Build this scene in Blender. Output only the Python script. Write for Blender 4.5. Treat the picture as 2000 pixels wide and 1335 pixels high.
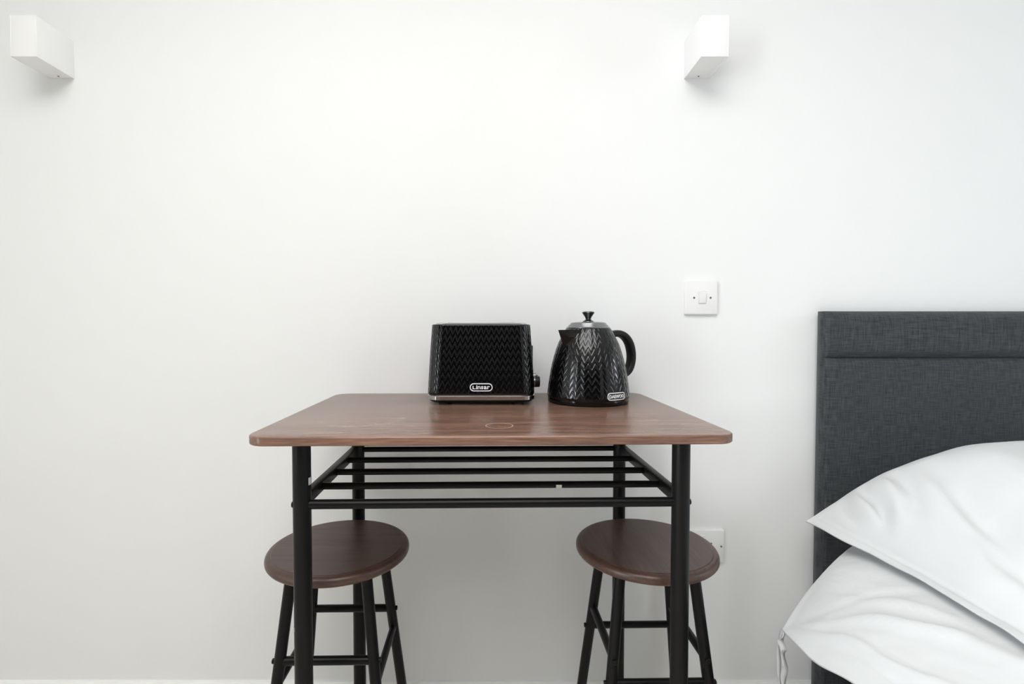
import bpy, bmesh, math
from mathutils import Vector, Matrix, noise

# ------------------------------------------------------------------ clear
for o in list(bpy.data.objects):
    bpy.data.objects.remove(o)
scene = bpy.context.scene
COL = scene.collection
PI = math.pi

# ------------------------------------------------------------------ camera
cam_d = bpy.data.cameras.new('camera')
cam_d.sensor_width = 36.0
cam_d.lens = 975.0 / 2000.0 * 36.0
cam_d.shift_x = 38.0 / 2000.0
cam_d.clip_start = 0.02
cam = bpy.data.objects.new('camera', cam_d)
COL.objects.link(cam)
cam.location = (0, 0, 1.03)
cam.rotation_euler = (PI / 2 - math.atan(27 / 975), 0, 0)
scene.camera = cam

# ------------------------------------------------------------------ world, light, exposure
SKY_STRENGTH = 12.5
GLOW_STRENGTH = 5.9
world = bpy.data.worlds.new('sky')
scene.world = world
world.use_nodes = True
wn = world.node_tree
wn.nodes['Background'].inputs['Color'].default_value = (0.88, 0.94, 1.0, 1)
wn.nodes['Background'].inputs['Strength'].default_value = SKY_STRENGTH
vs = scene.view_settings
vs.view_transform = 'Standard'
vs.look = 'None'
vs.exposure = 0.12
vs.gamma = 1.0
vs.use_curve_mapping = False

WALL_Y = 1.32
RX0, RX1, RY0, RH = -1.95, 3.6, -4.6, 2.45

def portal(name, loc, rot, sx, sy):
    d = bpy.data.lights.new(name, 'AREA')
    d.shape = 'RECTANGLE'
    d.size = sx
    d.size_y = sy
    d.cycles.is_portal = True
    o = bpy.data.objects.new(name, d)
    COL.objects.link(o)
    o.location = loc
    o.rotation_euler = rot
    return o

# daylight window in the right wall: y WY0..WY1, z WZ0..WZ1
WY0, WY1, WZ0, WZ1 = -0.22, 0.30, 1.25, 2.2
# tall window in the left wall, behind the camera position: y VY0..VY1, z VZ0..VZ1
VY0, VY1, VZ0, VZ1 = -1.90, -0.40, 0.25, 2.15
portal('window_daylight_left', (RX0 - 0.01, (VY0 + VY1) / 2, (VZ0 + VZ1) / 2), (0, -PI / 2, 0), VZ1 - VZ0, VY1 - VY0)
portal('window_daylight', (RX1 + 0.01, (WY0 + WY1) / 2, (WZ0 + WZ1) / 2), (0, PI / 2, 0), WZ1 - WZ0, WY1 - WY0)

# ------------------------------------------------------------------ materials
MATS = {}
def new_mat(name):
    m = bpy.data.materials.new(name)
    m.use_nodes = True
    nt = m.node_tree
    b = nt.nodes['Principled BSDF']
    MATS[name] = m
    return m, nt, b

def srgb(r, g, b):
    def f(c):
        c /= 255.0
        return c / 12.92 if c <= 0.04045 else ((c + 0.055) / 1.055) ** 2.4
    return (f(r), f(g), f(b), 1)

def simple(name, col, rough=0.5, metal=0.0, spec=0.5, coat=0.0, bump=None, coat_rough=0.05):
    m, nt, b = new_mat(name)
    b.inputs['Base Color'].default_value = col
    b.inputs['Roughness'].default_value = rough
    b.inputs['Metallic'].default_value = metal
    b.inputs['Specular IOR Level'].default_value = spec
    b.inputs['Coat Weight'].default_value = coat
    b.inputs['Coat Roughness'].default_value = coat_rough
    if bump:
        sc, st, dist = bump
        tc = nt.nodes.new('ShaderNodeTexCoord')
        n = nt.nodes.new('ShaderNodeTexNoise')
        n.inputs['Scale'].default_value = sc
        n.inputs['Detail'].default_value = 4
        bp = nt.nodes.new('ShaderNodeBump')
        bp.inputs['Strength'].default_value = st
        bp.inputs['Distance'].default_value = dist
        nt.links.new(tc.outputs['Object'], n.inputs['Vector'])
        nt.links.new(n.outputs['Fac'], bp.inputs['Height'])
        nt.links.new(bp.outputs['Normal'], b.inputs['Normal'])
    return m

simple('wall_paint', (0.86, 0.867, 0.86, 1), 0.6, spec=0.25, bump=(90, 0.06, 0.002))
simple('dim_wall_paint', (0.10, 0.105, 0.11, 1), 0.7, spec=0.2)  # unseen wall darkened in its colour so black gloss reflects a dim room
simple('ceiling_paint', (0.88, 0.88, 0.87, 1), 0.8, spec=0.2)
simple('gloss_trim', (0.86, 0.86, 0.83, 1), 0.3)
simple('carpet', srgb(218, 211, 200), 0.95, spec=0.1, bump=(400, 0.6, 0.004))
simple('lamp_white', (0.88, 0.88, 0.87, 1), 0.45, spec=0.35)
simple('white_plastic', (0.84, 0.84, 0.83, 1), 0.28)
simple('grey_screw', srgb(120, 120, 118), 0.4, 0.6)
simple('black_metal', (0.004, 0.004, 0.004, 1), 0.34, spec=0.2, bump=(500, 0.08, 0.0006))
simple('black_plastic', (0.005, 0.005, 0.005, 1), 0.33, spec=0.3)
simple('soft_black', (0.006, 0.006, 0.006, 1), 0.45, spec=0.25)
simple('rubber', (0.01, 0.01, 0.01, 1), 0.8)
simple('gloss_black', (0.002, 0.002, 0.0022, 1), 0.08, spec=0.5)
simple('chrome', (0.62, 0.61, 0.60, 1), 0.16, 1.0)
simple('dark_chrome', (0.28, 0.28, 0.29, 1), 0.28, 1.0)
simple('smoked_chrome', (0.07, 0.07, 0.072, 1), 0.14, 1.0)
simple('brushed_steel', (0.6, 0.6, 0.6, 1), 0.3, 1.0)
simple('badge_silver', (0.86, 0.86, 0.86, 1), 0.4, 0.2)
simple('slot_grey', (0.7, 0.7, 0.7, 1), 0.4)
simple('slot_dark', (0.02, 0.02, 0.02, 1), 0.6)
simple('sticker_paper', srgb(205, 200, 192), 0.7)
simple('ticking', (0.75, 0.75, 0.73, 1), 0.8)
simple('window_white', (0.85, 0.85, 0.85, 1), 0.35)

def fabric_charcoal():
    m, nt, b = new_mat('charcoal_weave')
    N, L = nt.nodes, nt.links
    tc = N.new('ShaderNodeTexCoord')
    outs = []
    for sc in ((560, 60, 28), (28, 60, 560)):
        mp = N.new('ShaderNodeMapping')
        mp.inputs['Scale'].default_value = sc
        n = N.new('ShaderNodeTexNoise')
        n.inputs['Scale'].default_value = 1.0
        n.inputs['Detail'].default_value = 3
        L.new(tc.outputs['Object'], mp.inputs['Vector'])
        L.new(mp.outputs['Vector'], n.inputs['Vector'])
        outs.append(n.outputs['Fac'])
    ad = N.new('ShaderNodeMath'); ad.operation = 'ADD'
    L.new(outs[0], ad.inputs[0]); L.new(outs[1], ad.inputs[1])
    rp = N.new('ShaderNodeValToRGB')
    rp.color_ramp.elements[0].position = 0.36
    rp.color_ramp.elements[0].color = srgb(42, 45, 47)
    rp.color_ramp.elements[1].position = 0.66
    rp.color_ramp.elements[1].color = srgb(76, 79, 82)
    half = N.new('ShaderNodeMath'); half.operation = 'MULTIPLY'; half.inputs[1].default_value = 0.5
    L.new(ad.outputs[0], half.inputs[0])
    L.new(half.outputs[0], rp.inputs['Fac'])
    L.new(rp.outputs['Color'], b.inputs['Base Color'])
    bp = N.new('ShaderNodeBump'); bp.inputs['Strength'].default_value = 0.25; bp.inputs['Distance'].default_value = 0.001
    L.new(half.outputs[0], bp.inputs['Height'])
    L.new(bp.outputs['Normal'], b.inputs['Normal'])
    b.inputs['Roughness'].default_value = 0.85
    b.inputs['Specular IOR Level'].default_value = 0.2
    b.inputs['Sheen Weight'].default_value = 0.1
fabric_charcoal()

def cotton():
    m, nt, b = new_mat('white_cotton')
    N, L = nt.nodes, nt.links
    tc = N.new('ShaderNodeTexCoord')
    n1 = N.new('ShaderNodeTexNoise'); n1.inputs['Scale'].default_value = 11; n1.inputs['Detail'].default_value = 3
    n1.inputs['Distortion'].default_value = 0.8
    n2 = N.new('ShaderNodeTexNoise'); n2.inputs['Scale'].default_value = 900
    L.new(tc.outputs['Object'], n1.inputs['Vector']); L.new(tc.outputs['Object'], n2.inputs['Vector'])
    b1 = N.new('ShaderNodeBump'); b1.inputs['Strength'].default_value = 0.22; b1.inputs['Distance'].default_value = 0.012
    b2 = N.new('ShaderNodeBump'); b2.inputs['Strength'].default_value = 0.12; b2.inputs['Distance'].default_value = 0.0005
    L.new(n1.outputs['Fac'], b1.inputs['Height']); L.new(n2.outputs['Fac'], b2.inputs['Height'])
    L.new(b1.outputs['Normal'], b2.inputs['Normal']); L.new(b2.outputs['Normal'], b.inputs['Normal'])
    b.inputs['Base Color'].default_value = (0.65, 0.658, 0.66, 1)
    b.inputs['Roughness'].default_value = 0.85
    b.inputs['Specular IOR Level'].default_value = 0.15
    b.inputs['Sheen Weight'].default_value = 0.08
cotton()

def walnut(name, dark, light, rough, stains=False):
    m, nt, b = new_mat(name)
    N, L = nt.nodes, nt.links
    tc = N.new('ShaderNodeTexCoord')
    mp = N.new('ShaderNodeMapping'); mp.inputs['Scale'].default_value = (1.8, 26, 26)
    L.new(tc.outputs['Object'], mp.inputs['Vector'])
    n1 = N.new('ShaderNodeTexNoise'); n1.inputs['Scale'].default_value = 1.6; n1.inputs['Detail'].default_value = 6
    n1.inputs['Roughness'].default_value = 0.65; n1.inputs['Distortion'].default_value = 0.6
    L.new(mp.outputs['Vector'], n1.inputs['Vector'])
    mp2 = N.new('ShaderNodeMapping'); mp2.inputs['Scale'].default_value = (14, 260, 260)
    L.new(tc.outputs['Object'], mp2.inputs['Vector'])
    n2 = N.new('ShaderNodeTexNoise'); n2.inputs['Scale'].default_value = 1.5; n2.inputs['Detail'].default_value = 3
    L.new(mp2.outputs['Vector'], n2.inputs['Vector'])
    mx = N.new('ShaderNodeMix'); mx.data_type = 'FLOAT'; mx.inputs[0].default_value = 0.4
    L.new(n1.outputs['Fac'], mx.inputs[2]); L.new(n2.outputs['Fac'], mx.inputs[3])
    rp = N.new('ShaderNodeValToRGB')
    rp.color_ramp.elements[0].position = 0.33; rp.color_ramp.elements[0].color = dark
    rp.color_ramp.elements[1].position = 0.68; rp.color_ramp.elements[1].color = light
    L.new(mx.outputs[0], rp.inputs['Fac'])
    col = rp.outputs['Color']
    b.inputs['Roughness'].default_value = rough
    b.inputs['Specular IOR Level'].default_value = 0.5
    if stains:
        # worn rings left on the top: one crisp pale cup ring, two wide faint ones
        sep = N.new('ShaderNodeSeparateXYZ'); L.new(tc.outputs['Object'], sep.inputs[0])
        def ring(cx, cy, r, wd, amount, partial):
            def math_(op, a, bb):
                q = N.new('ShaderNodeMath'); q.operation = op
                for i, v in enumerate((a, bb)):
                    if isinstance(v, (int, float)): q.inputs[i].default_value = v
                    elif v is not None: L.new(v, q.inputs[i])
                return q.outputs[0]
            dx = math_('SUBTRACT', sep.outputs['X'], cx); dy = math_('SUBTRACT', sep.outputs['Y'], cy)
            d2 = math_('ADD', math_('MULTIPLY', dx, dx), math_('MULTIPLY', dy, dy))
            d = math_('SQRT', d2, None)
            e = math_('ABSOLUTE', math_('SUBTRACT', d, r), None)
            k = math_('SUBTRACT', 1.0, math_('DIVIDE', e, wd))
            k = math_('MAXIMUM', k, 0.0)
            nn = N.new('ShaderNodeTexNoise'); nn.inputs['Scale'].default_value = partial
            L.new(tc.outputs['Object'], nn.inputs['Vector'])
            g = math_('MULTIPLY', math_('MINIMUM', math_('MULTIPLY', nn.outputs['Fac'], 1.5), 1.0), amount)
            return math_('MULTIPLY', k, g)
        for (cx, cy, r, wd, am, pt) in stains:
            k = ring(cx, cy, r, wd, am, pt)
            mc = N.new('ShaderNodeMix'); mc.data_type = 'RGBA'
            L.new(k, mc.inputs[0]); L.new(col, mc.inputs[6])
            mc.inputs[7].default_value = srgb(228, 212, 202)
            col = mc.outputs[2]
    L.new(col, b.inputs['Base Color'])
    bp = N.new('ShaderNodeBump'); bp.inputs['Strength'].default_value = 0.05; bp.inputs['Distance'].default_value = 0.0008
    L.new(n2.outputs['Fac'], bp.inputs['Height']); L.new(bp.outputs['Normal'], b.inputs['Normal'])
    return m
TABLE_X, TABLE_Y, TABLE_H = -0.004, 1.044, 0.86
walnut('walnut_top', srgb(74, 50, 39), srgb(146, 112, 95), 0.25,
       [(0.012, -0.177, 0.0235, 0.0013, 0.8, 22), (-0.245, -0.10, 0.075, 0.012, 0.10, 8), (-0.21, 0.09, 0.10, 0.02, 0.07, 6)])
walnut('walnut_seat', srgb(58, 40, 33), srgb(92, 67, 57), 0.36)

def emit(name, col, strength):
    m = bpy.data.materials.new(name); m.use_nodes = True
    nt = m.node_tree; nt.nodes.clear()
    e = nt.nodes.new('ShaderNodeEmission'); e.inputs['Color'].default_value = col; e.inputs['Strength'].default_value = strength
    o = nt.nodes.new('ShaderNodeOutputMaterial'); nt.links.new(e.outputs[0], o.inputs[0])
    MATS[name] = m
emit('ceiling_glow_face', (1.0, 0.992, 0.978, 1), GLOW_STRENGTH)

def pane_mat():
    m = bpy.data.materials.new('window_glass'); m.use_nodes = True
    nt = m.node_tree; nt.nodes.clear()
    t = nt.nodes.new('ShaderNodeBsdfTransparent'); g = nt.nodes.new('ShaderNodeBsdfGlossy'); g.inputs['Roughness'].default_value = 0.02
    f = nt.nodes.new('ShaderNodeFresnel'); f.inputs['IOR'].default_value = 1.45
    mx = nt.nodes.new('ShaderNodeMixShader'); o = nt.nodes.new('ShaderNodeOutputMaterial')
    nt.links.new(f.outputs[0], mx.inputs[0]); nt.links.new(t.outputs[0], mx.inputs[1]); nt.links.new(g.outputs[0], mx.inputs[2])
    nt.links.new(mx.outputs[0], o.inputs[0])
    MATS['window_glass'] = m
pane_mat()

# ------------------------------------------------------------------ helpers
def link(o, parent=None):
    COL.objects.link(o)
    if parent is not None:
        o.parent = parent
    return o

def mesh_obj(name, verts, faces, mat, parent=None, smooth=False, loc=None):
    me = bpy.data.meshes.new(name)
    me.from_pydata([tuple(v) for v in verts], [], faces)
    bm = bmesh.new(); bm.from_mesh(me)
    bmesh.ops.recalc_face_normals(bm, faces=bm.faces)
    bm.to_mesh(me); bm.free()
    me.materials.append(MATS[mat])
    if smooth:
        me.polygons.foreach_set('use_smooth', [True] * len(me.polygons))
    o = bpy.data.objects.new(name, me)
    link(o, parent)
    if loc: o.location = loc
    return o

def bm_obj(name, bm, mat, parent=None, smooth=False, angle=None):
    bmesh.ops.recalc_face_normals(bm, faces=bm.faces)
    me = bpy.data.meshes.new(name); bm.to_mesh(me); bm.free()
    me.materials.append(MATS[mat])
    if smooth:
        me.polygons.foreach_set('use_smooth', [True] * len(me.polygons))
        if angle:
            me.set_sharp_from_angle(angle=angle)
    o = bpy.data.objects.new(name, me)
    return link(o, parent)

def box(name, lo, hi, mat, parent=None, bevel=0.0, seg=3):
    bm = bmesh.new()
    c = [(a + b) / 2 for a, b in zip(lo, hi)]; s = [abs(b - a) for a, b in zip(lo, hi)]
    bmesh.ops.create_cube(bm, size=1.0, matrix=Matrix.Translation(c) @ Matrix.Diagonal((*s, 1)))
    if bevel:
        bmesh.ops.bevel(bm, geom=bm.edges[:], offset=bevel, segments=seg, profile=0.5, affect='EDGES')
    return bm_obj(name, bm, mat, parent, smooth=bevel > 0, angle=math.radians(40) if bevel else None)

def rod(name, a, b, r, mat, parent=None, seg=24, r2=None, bevel=0.0):
    a, b = Vector(a), Vector(b); d = b - a
    bm = bmesh.new()
    rot = d.to_track_quat('Z', 'Y').to_matrix().to_4x4()
    bmesh.ops.create_cone(bm, cap_ends=True, segments=seg, radius1=r, radius2=r if r2 is None else r2, depth=d.length,
                          matrix=Matrix.Translation((a + b) / 2) @ rot)
    if bevel:
        es = [e for e in bm.edges if len(e.link_faces) == 2 and any(len(f.verts) > 4 for f in e.link_faces)]
        bmesh.ops.bevel(bm, geom=es, offset=bevel, segments=3, profile=0.5, affect='EDGES')
    return bm_obj(name, bm, mat, parent, smooth=True, angle=math.radians(50))

def lathe(name, prof, mat, parent=None, seg=64, sharp=50):
    bm = bmesh.new(); rings = []
    for r, z in prof:
        if r < 1e-6: rings.append([bm.verts.new((0, 0, z))])
        else: rings.append([bm.verts.new((r * math.cos(2 * PI * k / seg), r * math.sin(2 * PI * k / seg), z)) for k in range(seg)])
    for A, B in zip(rings, rings[1:]):
        for k in range(seg):
            k2 = (k + 1) % seg
            if len(A) == 1 and len(B) == 1: continue
            if len(A) == 1: bm.faces.new((A[0], B[k2], B[k]))
            elif len(B) == 1: bm.faces.new((A[k], A[k2], B[0]))
            else: bm.faces.new((A[k], A[k2], B[k2], B[k]))
    return bm_obj(name, bm, mat, parent, smooth=True, angle=math.radians(sharp))

def rrect(w, d, r, n=10, ns=1):
    """outline of a rounded rectangle, counter-clockwise"""
    pts = []
    for (cx, cy, a0) in ((w / 2 - r, d / 2 - r, 0), (-w / 2 + r, d / 2 - r, 90), (-w / 2 + r, -d / 2 + r, 180), (w / 2 - r, -d / 2 + r, 270)):
        for k in range(n + 1):
            a = math.radians(a0 + 90 * k / n)
            pts.append((cx + r * math.cos(a), cy + r * math.sin(a)))
    return pts

def slab(name, loops, mat, parent=None, sharp=40):
    """closed solid from a stack of equal-length (outline, z) loops"""
    bm = bmesh.new(); R = []
    for pts, z in loops: R.append([bm.verts.new((x, y, z)) for x, y in pts])
    n = len(R[0])
    for A, B in zip(R, R[1:]):
        for k in range(n): bm.faces.new((A[k], A[(k + 1) % n], B[(k + 1) % n], B[k]))
    bm.faces.new(R[0][::-1]); bm.faces.new(R[-1])
    return bm_obj(name, bm, mat, parent, smooth=True, angle=math.radians(sharp))

def sweep(name, pts, wid, thk, mat, parent=None, normal=Vector((0, 0, 1)), nseg=16, power=2.6):
    """super-elliptic section swept along a path; wid is across `normal` x tangent... side = normal"""
    P = [Vector(p) for p in pts]; bm = bmesh.new(); R = []
    for i, p in enumerate(P):
        t = (P[min(i + 1, len(P) - 1)] - P[max(i - 1, 0)]).normalized()
        s = normal.normalized(); u = t.cross(s).normalized()
        w = wid[i] if isinstance(wid, (list, tuple)) else wid; h = thk[i] if isinstance(thk, (list, tuple)) else thk
        ring = []
        for k in range(nseg):
            a = 2 * PI * k / nseg; c, sn = math.cos(a), math.sin(a)
            cc = math.copysign(abs(c) ** (2 / power), c); ss = math.copysign(abs(sn) ** (2 / power), sn)
            ring.append(bm.verts.new(p + s * (w / 2 * cc) + u * (h / 2 * ss)))
        R.append(ring)
    for A, B in zip(R, R[1:]):
        for k in range(nseg): bm.faces.new((A[k], A[(k + 1) % nseg], B[(k + 1) % nseg], B[k]))
    bm.faces.new(R[0][::-1]); bm.faces.new(R[-1])
    return bm_obj(name, bm, mat, parent, smooth=True, angle=math.radians(60))

def thing(name, label, cat, loc=(0, 0, 0), rotz=0.0, group=None):
    o = bpy.data.objects.new(name, None)
    o.empty_display_size = 0.05
    link(o); o.location = loc; o.rotation_euler = (0, 0, rotz)
    tag(o, label, cat, group)
    return o

def tag(o, label, cat, group=None):
    o['label'] = label; o['category'] = cat
    if group: o['group'] = group
    return o

def struct(o):
    o['kind'] = 'structure'
    return o

def smoothpath(pts, n=8):
    P = [Vector(p) for p in pts]; out = []
    for i in range(len(P) - 1):
        p0, p1, p2, p3 = P[max(i - 1, 0)], P[i], P[i + 1], P[min(i + 2, len(P) - 1)]
        for k in range(n):
            t = k / n
            out.append(0.5 * ((2 * p1) + (p2 - p0) * t + (2 * p0 - 5 * p1 + 4 * p2 - p3) * t * t + (3 * p1 - p0 - 3 * p2 + p3) * t ** 3))
    out.append(P[-1]); return out

def interp(x, xs, ys):
    if x <= xs[0]: return ys[0]
    for a, b, ya, yb in zip(xs, xs[1:], ys, ys[1:]):
        if x <= b:
            return ya + (yb - ya) * (x - a) / (b - a)
    return ys[-1]

def sinterp(x, xs, ys):
    """monotone-looking smooth interpolation (Catmull-Rom on uneven knots)"""
    if x <= xs[0]: return ys[0]
    if x >= xs[-1]: return ys[-1]
    for i in range(len(xs) - 1):
        if x <= xs[i + 1]:
            h = xs[i + 1] - xs[i]; t = (x - xs[i]) / h
            def m(j):
                if j == 0: return (ys[1] - ys[0]) / (xs[1] - xs[0])
                if j == len(xs) - 1: return (ys[-1] - ys[-2]) / (xs[-1] - xs[-2])
                return (ys[j + 1] - ys[j - 1]) / (xs[j + 1] - xs[j - 1])
            a, b = m(i) * h, m(i + 1) * h
            return (2 * t ** 3 - 3 * t * t + 1) * ys[i] + (t ** 3 - 2 * t * t + t) * a + (-2 * t ** 3 + 3 * t * t) * ys[i + 1] + (t ** 3 - t * t) * b

def text_mesh(body, size, extrude, offset=0.0, sx=1.0, sy=1.0):
    """flat lettering: returns (verts, faces) in xy, extruded in z, centred on x, baseline at 0"""
    c = bpy.data.curves.new('lettering', 'FONT')
    c.body = body; c.size = size; c.extrude = extrude; c.offset = offset; c.resolution_u = 4
    o = bpy.data.objects.new('lettering', c); COL.objects.link(o)
    bpy.context.view_layer.update()
    dg = bpy.context.evaluated_depsgraph_get()
    me = bpy.data.meshes.new_from_object(o.evaluated_get(dg))
    v = [(p.co.x * sx, p.co.y * sy, p.co.z) for p in me.vertices]; f = [tuple(p.vertices) for p in me.polygons]
    bpy.data.objects.remove(o); bpy.data.curves.remove(c); bpy.data.meshes.remove(me)
    x0 = min(p[0] for p in v); x1 = max(p[0] for p in v)
    return [(p[0] - x0, p[1], p[2]) for p in v], f, x1 - x0

# ------------------------------------------------------------------ room
T = 0.12
wb = struct(box('wall_back', (RX0 - T, WALL_Y, -0.1), (RX1 + T, WALL_Y + T, RH + 0.1), 'wall_paint'))
struct(box('wall_front', (RX0 - T, RY0 - T, -0.1), (RX1 + T, RY0, RH + 0.1), 'dim_wall_paint'))
def wall_with_window(name, x0, x1, y0, y1, z0, z1):
    bm = bmesh.new()
    ys = (RY0, y0, y1, WALL_Y); zs = (-0.1, z0, z1, RH + 0.1)
    for i in range(3):
        for j in range(3):
            if i == 1 and j == 1: continue
            lo = (x0, ys[i], zs[j]); hi = (x1, ys[i + 1], zs[j + 1])
            c = [(a + b) / 2 for a, b in zip(lo, hi)]; s = [b - a for a, b in zip(lo, hi)]
            bmesh.ops.create_cube(bm, size=1.0, matrix=Matrix.Translation(c) @ Matrix.Diagonal((*s, 1)))
    return struct(bm_obj(name, bm, 'wall_paint'))
wall_with_window('wall_right', RX1, RX1 + T, WY0, WY1, WZ0, WZ1)
wall_with_window('wall_left', RX0 - T, RX0, VY0, VY1, VZ0, VZ1)
struct(box('floor', (RX0 - T, RY0 - T, -0.1), (RX1 + T, WALL_Y + T, 0.0), 'carpet'))
struct(box('ceiling', (RX0 - T, RY0 - T, RH), (RX1 + T, WALL_Y + T, RH + 0.1), 'ceiling_paint'))

def skirting(name, x0, y0, x1, y1, nx, ny):
    """profile: flat board with a rounded top, standing on the floor against the wall; n = into the room"""
    prof = [(0, 0), (0.015, 0), (0.015, 0.068), (0.0135, 0.074), (0.010, 0.079), (0.006, 0.0825), (0, 0.0835)]
    v = []; f = []
    for (px, py) in ((x0, y0), (x1, y1)):
        for d, z in prof: v.append((px + nx * d, py + ny * d, z))
    n = len(prof)
    for k in range(n): f.append((k, (k + 1) % n, n + (k + 1) % n, n + k))
    f.append(tuple(range(n))[::-1]); f.append(tuple(range(n, 2 * n)))
    return struct(mesh_obj(name, v, f, 'gloss_trim'))
skirting('baseboard_back', RX0, WALL_Y, RX1, WALL_Y, 0, -1)
skirting('baseboard_left', RX0, RY0, RX0, WALL_Y - 0.015, 1, 0)
skirting('baseboard_right', RX1, RY0, RX1, WALL_Y - 0.015, -1, 0)
skirting('baseboard_front', RX0 + 0.015, RY0, RX1 - 0.015, RY0, 0, 1)

# daylight windows
def window(name, x, y0, y1, z0, z1):
    win = bpy.data.objects.new(name, None); link(win); struct(win)
    win.location = (x, (y0 + y1) / 2, z0)
    wy, wh = y1 - y0, z1 - z0
    box('window_frame', (-0.03, -wy / 2, 0), (0.03, -wy / 2 + 0.05, wh), 'window_white', win, 0.004)
    box('window_frame', (-0.03, wy / 2 - 0.05, 0), (0.03, wy / 2, wh), 'window_white', win, 0.004)
    box('window_frame', (-0.03, -wy / 2 + 0.05, 0), (0.03, wy / 2 - 0.05, 0.05), 'window_white', win, 0.004)
    box('window_frame', (-0.03, -wy / 2 + 0.05, wh - 0.05), (0.03, wy / 2 - 0.05, wh), 'window_white', win, 0.004)
    box('window_pane', (-0.002, -wy / 2 + 0.05, 0.05), (0.002, wy / 2 - 0.05, wh - 0.05), 'window_glass', win)
window('window_1', RX1 + 0.06, WY0, WY1, WZ0, WZ1)
window('window_2', RX0 - 0.06, VY0, VY1, VZ0, VZ1)

# added glow panel for light bounced off the ceiling, above and behind the camera
def ceiling_panel(x, y, s):
    t = thing('ceiling_glow', 'added square glowing panel standing in for light bounced off the ceiling', 'ceiling light', (x, y, RH))
    w = 0.03
    for (lo, hi) in (((-s / 2, -s / 2), (s / 2, -s / 2 + w)), ((-s / 2, s / 2 - w), (s / 2, s / 2)),
                     ((-s / 2, -s / 2 + w), (-s / 2 + w, s / 2 - w)), ((s / 2 - w, -s / 2 + w), (s / 2, s / 2 - w))):
        box('frame', (lo[0], lo[1], -0.05), (hi[0], hi[1], 0), 'lamp_white', t, 0.002)
    box('glow_face', (-s / 2 + w, -s / 2 + w, -0.045), (s / 2 - w, s / 2 - w, -0.03), 'ceiling_glow_face', t)
ceiling_panel(-0.22, -0.30, 1.6)

# ------------------------------------------------------------------ bed
BX0, BX1 = 0.85, 2.21
bed = thing('bed', 'dark charcoal upholstered bed with a panelled headboard against the white wall', 'bed', (BX0, WALL_Y - 0.004, 0))
bw = BX1 - BX0
def padded_panel(name, x0, x1, z0, z1, yb, t, r, parent, side_r=0.010, bulge=0.004):
    """upholstered pad: rounded along its edges with a slightly bulging front (front faces -y)"""
    nx, nz = 60, 36
    def grid(a, b, n, r):
        g = [a + r * (1 - math.cos(PI / 2 * k / 6)) for k in range(6)]
        m = [a + r + (b - a - 2 * r) * k / (n - 12) for k in range(n - 11)]
        return g + m + [b - q + a for q in g[::-1]]
    xs = grid(x0, x1, nx, side_r); zs = grid(z0, z1, nz, r)
    v = []; f = []
    def edge(d, rr):
        d = min(d, rr); return math.sqrt(max(0.0, 1 - (1 - d / rr) ** 2))
    for z in zs:
        for x in xs:
            ex = edge(min(x - x0, x1 - x), side_r); ez = edge(min(z - z0, z1 - z), r)
            dxs = min(x - x0, x1 - x)
            ez = ez + (1 - ez) * 0.55 * max(0.0, 1 - dxs / 0.05) * 0.8
            e = min(ex, 1) * min(ez, 1)
            depth = (t - r) + r * e
            depth += bulge * (1 - (2 * (z - z0) / (z1 - z0) - 1) ** 4) * min(1.0, dxs / 0.06)
            depth += 0.0010 * noise.noise(Vector((x * 9, z * 9, 3.1)))
            v.append((x, yb - depth, z))
    n1 = len(xs); n2 = len(zs)
    for j in range(n2 - 1):
        for i in range(n1 - 1):
            f.append((j * n1 + i, j * n1 + i + 1, (j + 1) * n1 + i + 1, (j + 1) * n1 + i))
    base = len(v)
    border = [i for i in range(n1)] + [j * n1 + n1 - 1 for j in range(1, n2)] + [(n2 - 1) * n1 + i for i in range(n1 - 2, -1, -1)] + [j * n1 for j in range(n2 - 2, 0, -1)]
    for b in border: v.append((v[b][0], yb, v[b][2]))
    m = len(border)
    for k in range(m): f.append((border[k], base + k, base + (k + 1) % m, border[(k + 1) % m]))
    f.append(tuple(base + k for k in range(m)))
    o = mesh_obj(name, v, f, 'charcoal_weave', parent, smooth=True)
    return o
hb = box('headboard', (0.006, -0.012, 0.02), (bw - 0.006, 0, 1.066), 'charcoal_weave', bed, 0.003)
padded_panel('lower_pad', 0, bw, 0.02, 0.9545, -0.010, 0.036, 0.020, hb, bulge=0.006)
padded_panel('upper_pad', 0, bw, 0.9545, 1.0735, -0.010, 0.038, 0.022, hb, bulge=0.008)
box('bed_base', (0.06, -1.98, 0.05), (bw, -0.062, 0.30), 'charcoal_weave', bed, 0.015)
for px in (0.12, bw - 0.08):
    for py in (-0.16, -1.88):
        rod('castor', (px, py, 0), (px, py, 0.052), 0.022, 'soft_black', bed)
mat_o = box('mattress', (BX0 + 0.07, WALL_Y - 1.97, 0.302), (BX1, WALL_Y - 0.070, 0.498), 'ticking', None, 0.035, 4)
tag(mat_o, 'pale mattress under the white duvet on the dark bed', 'mattress')

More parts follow.
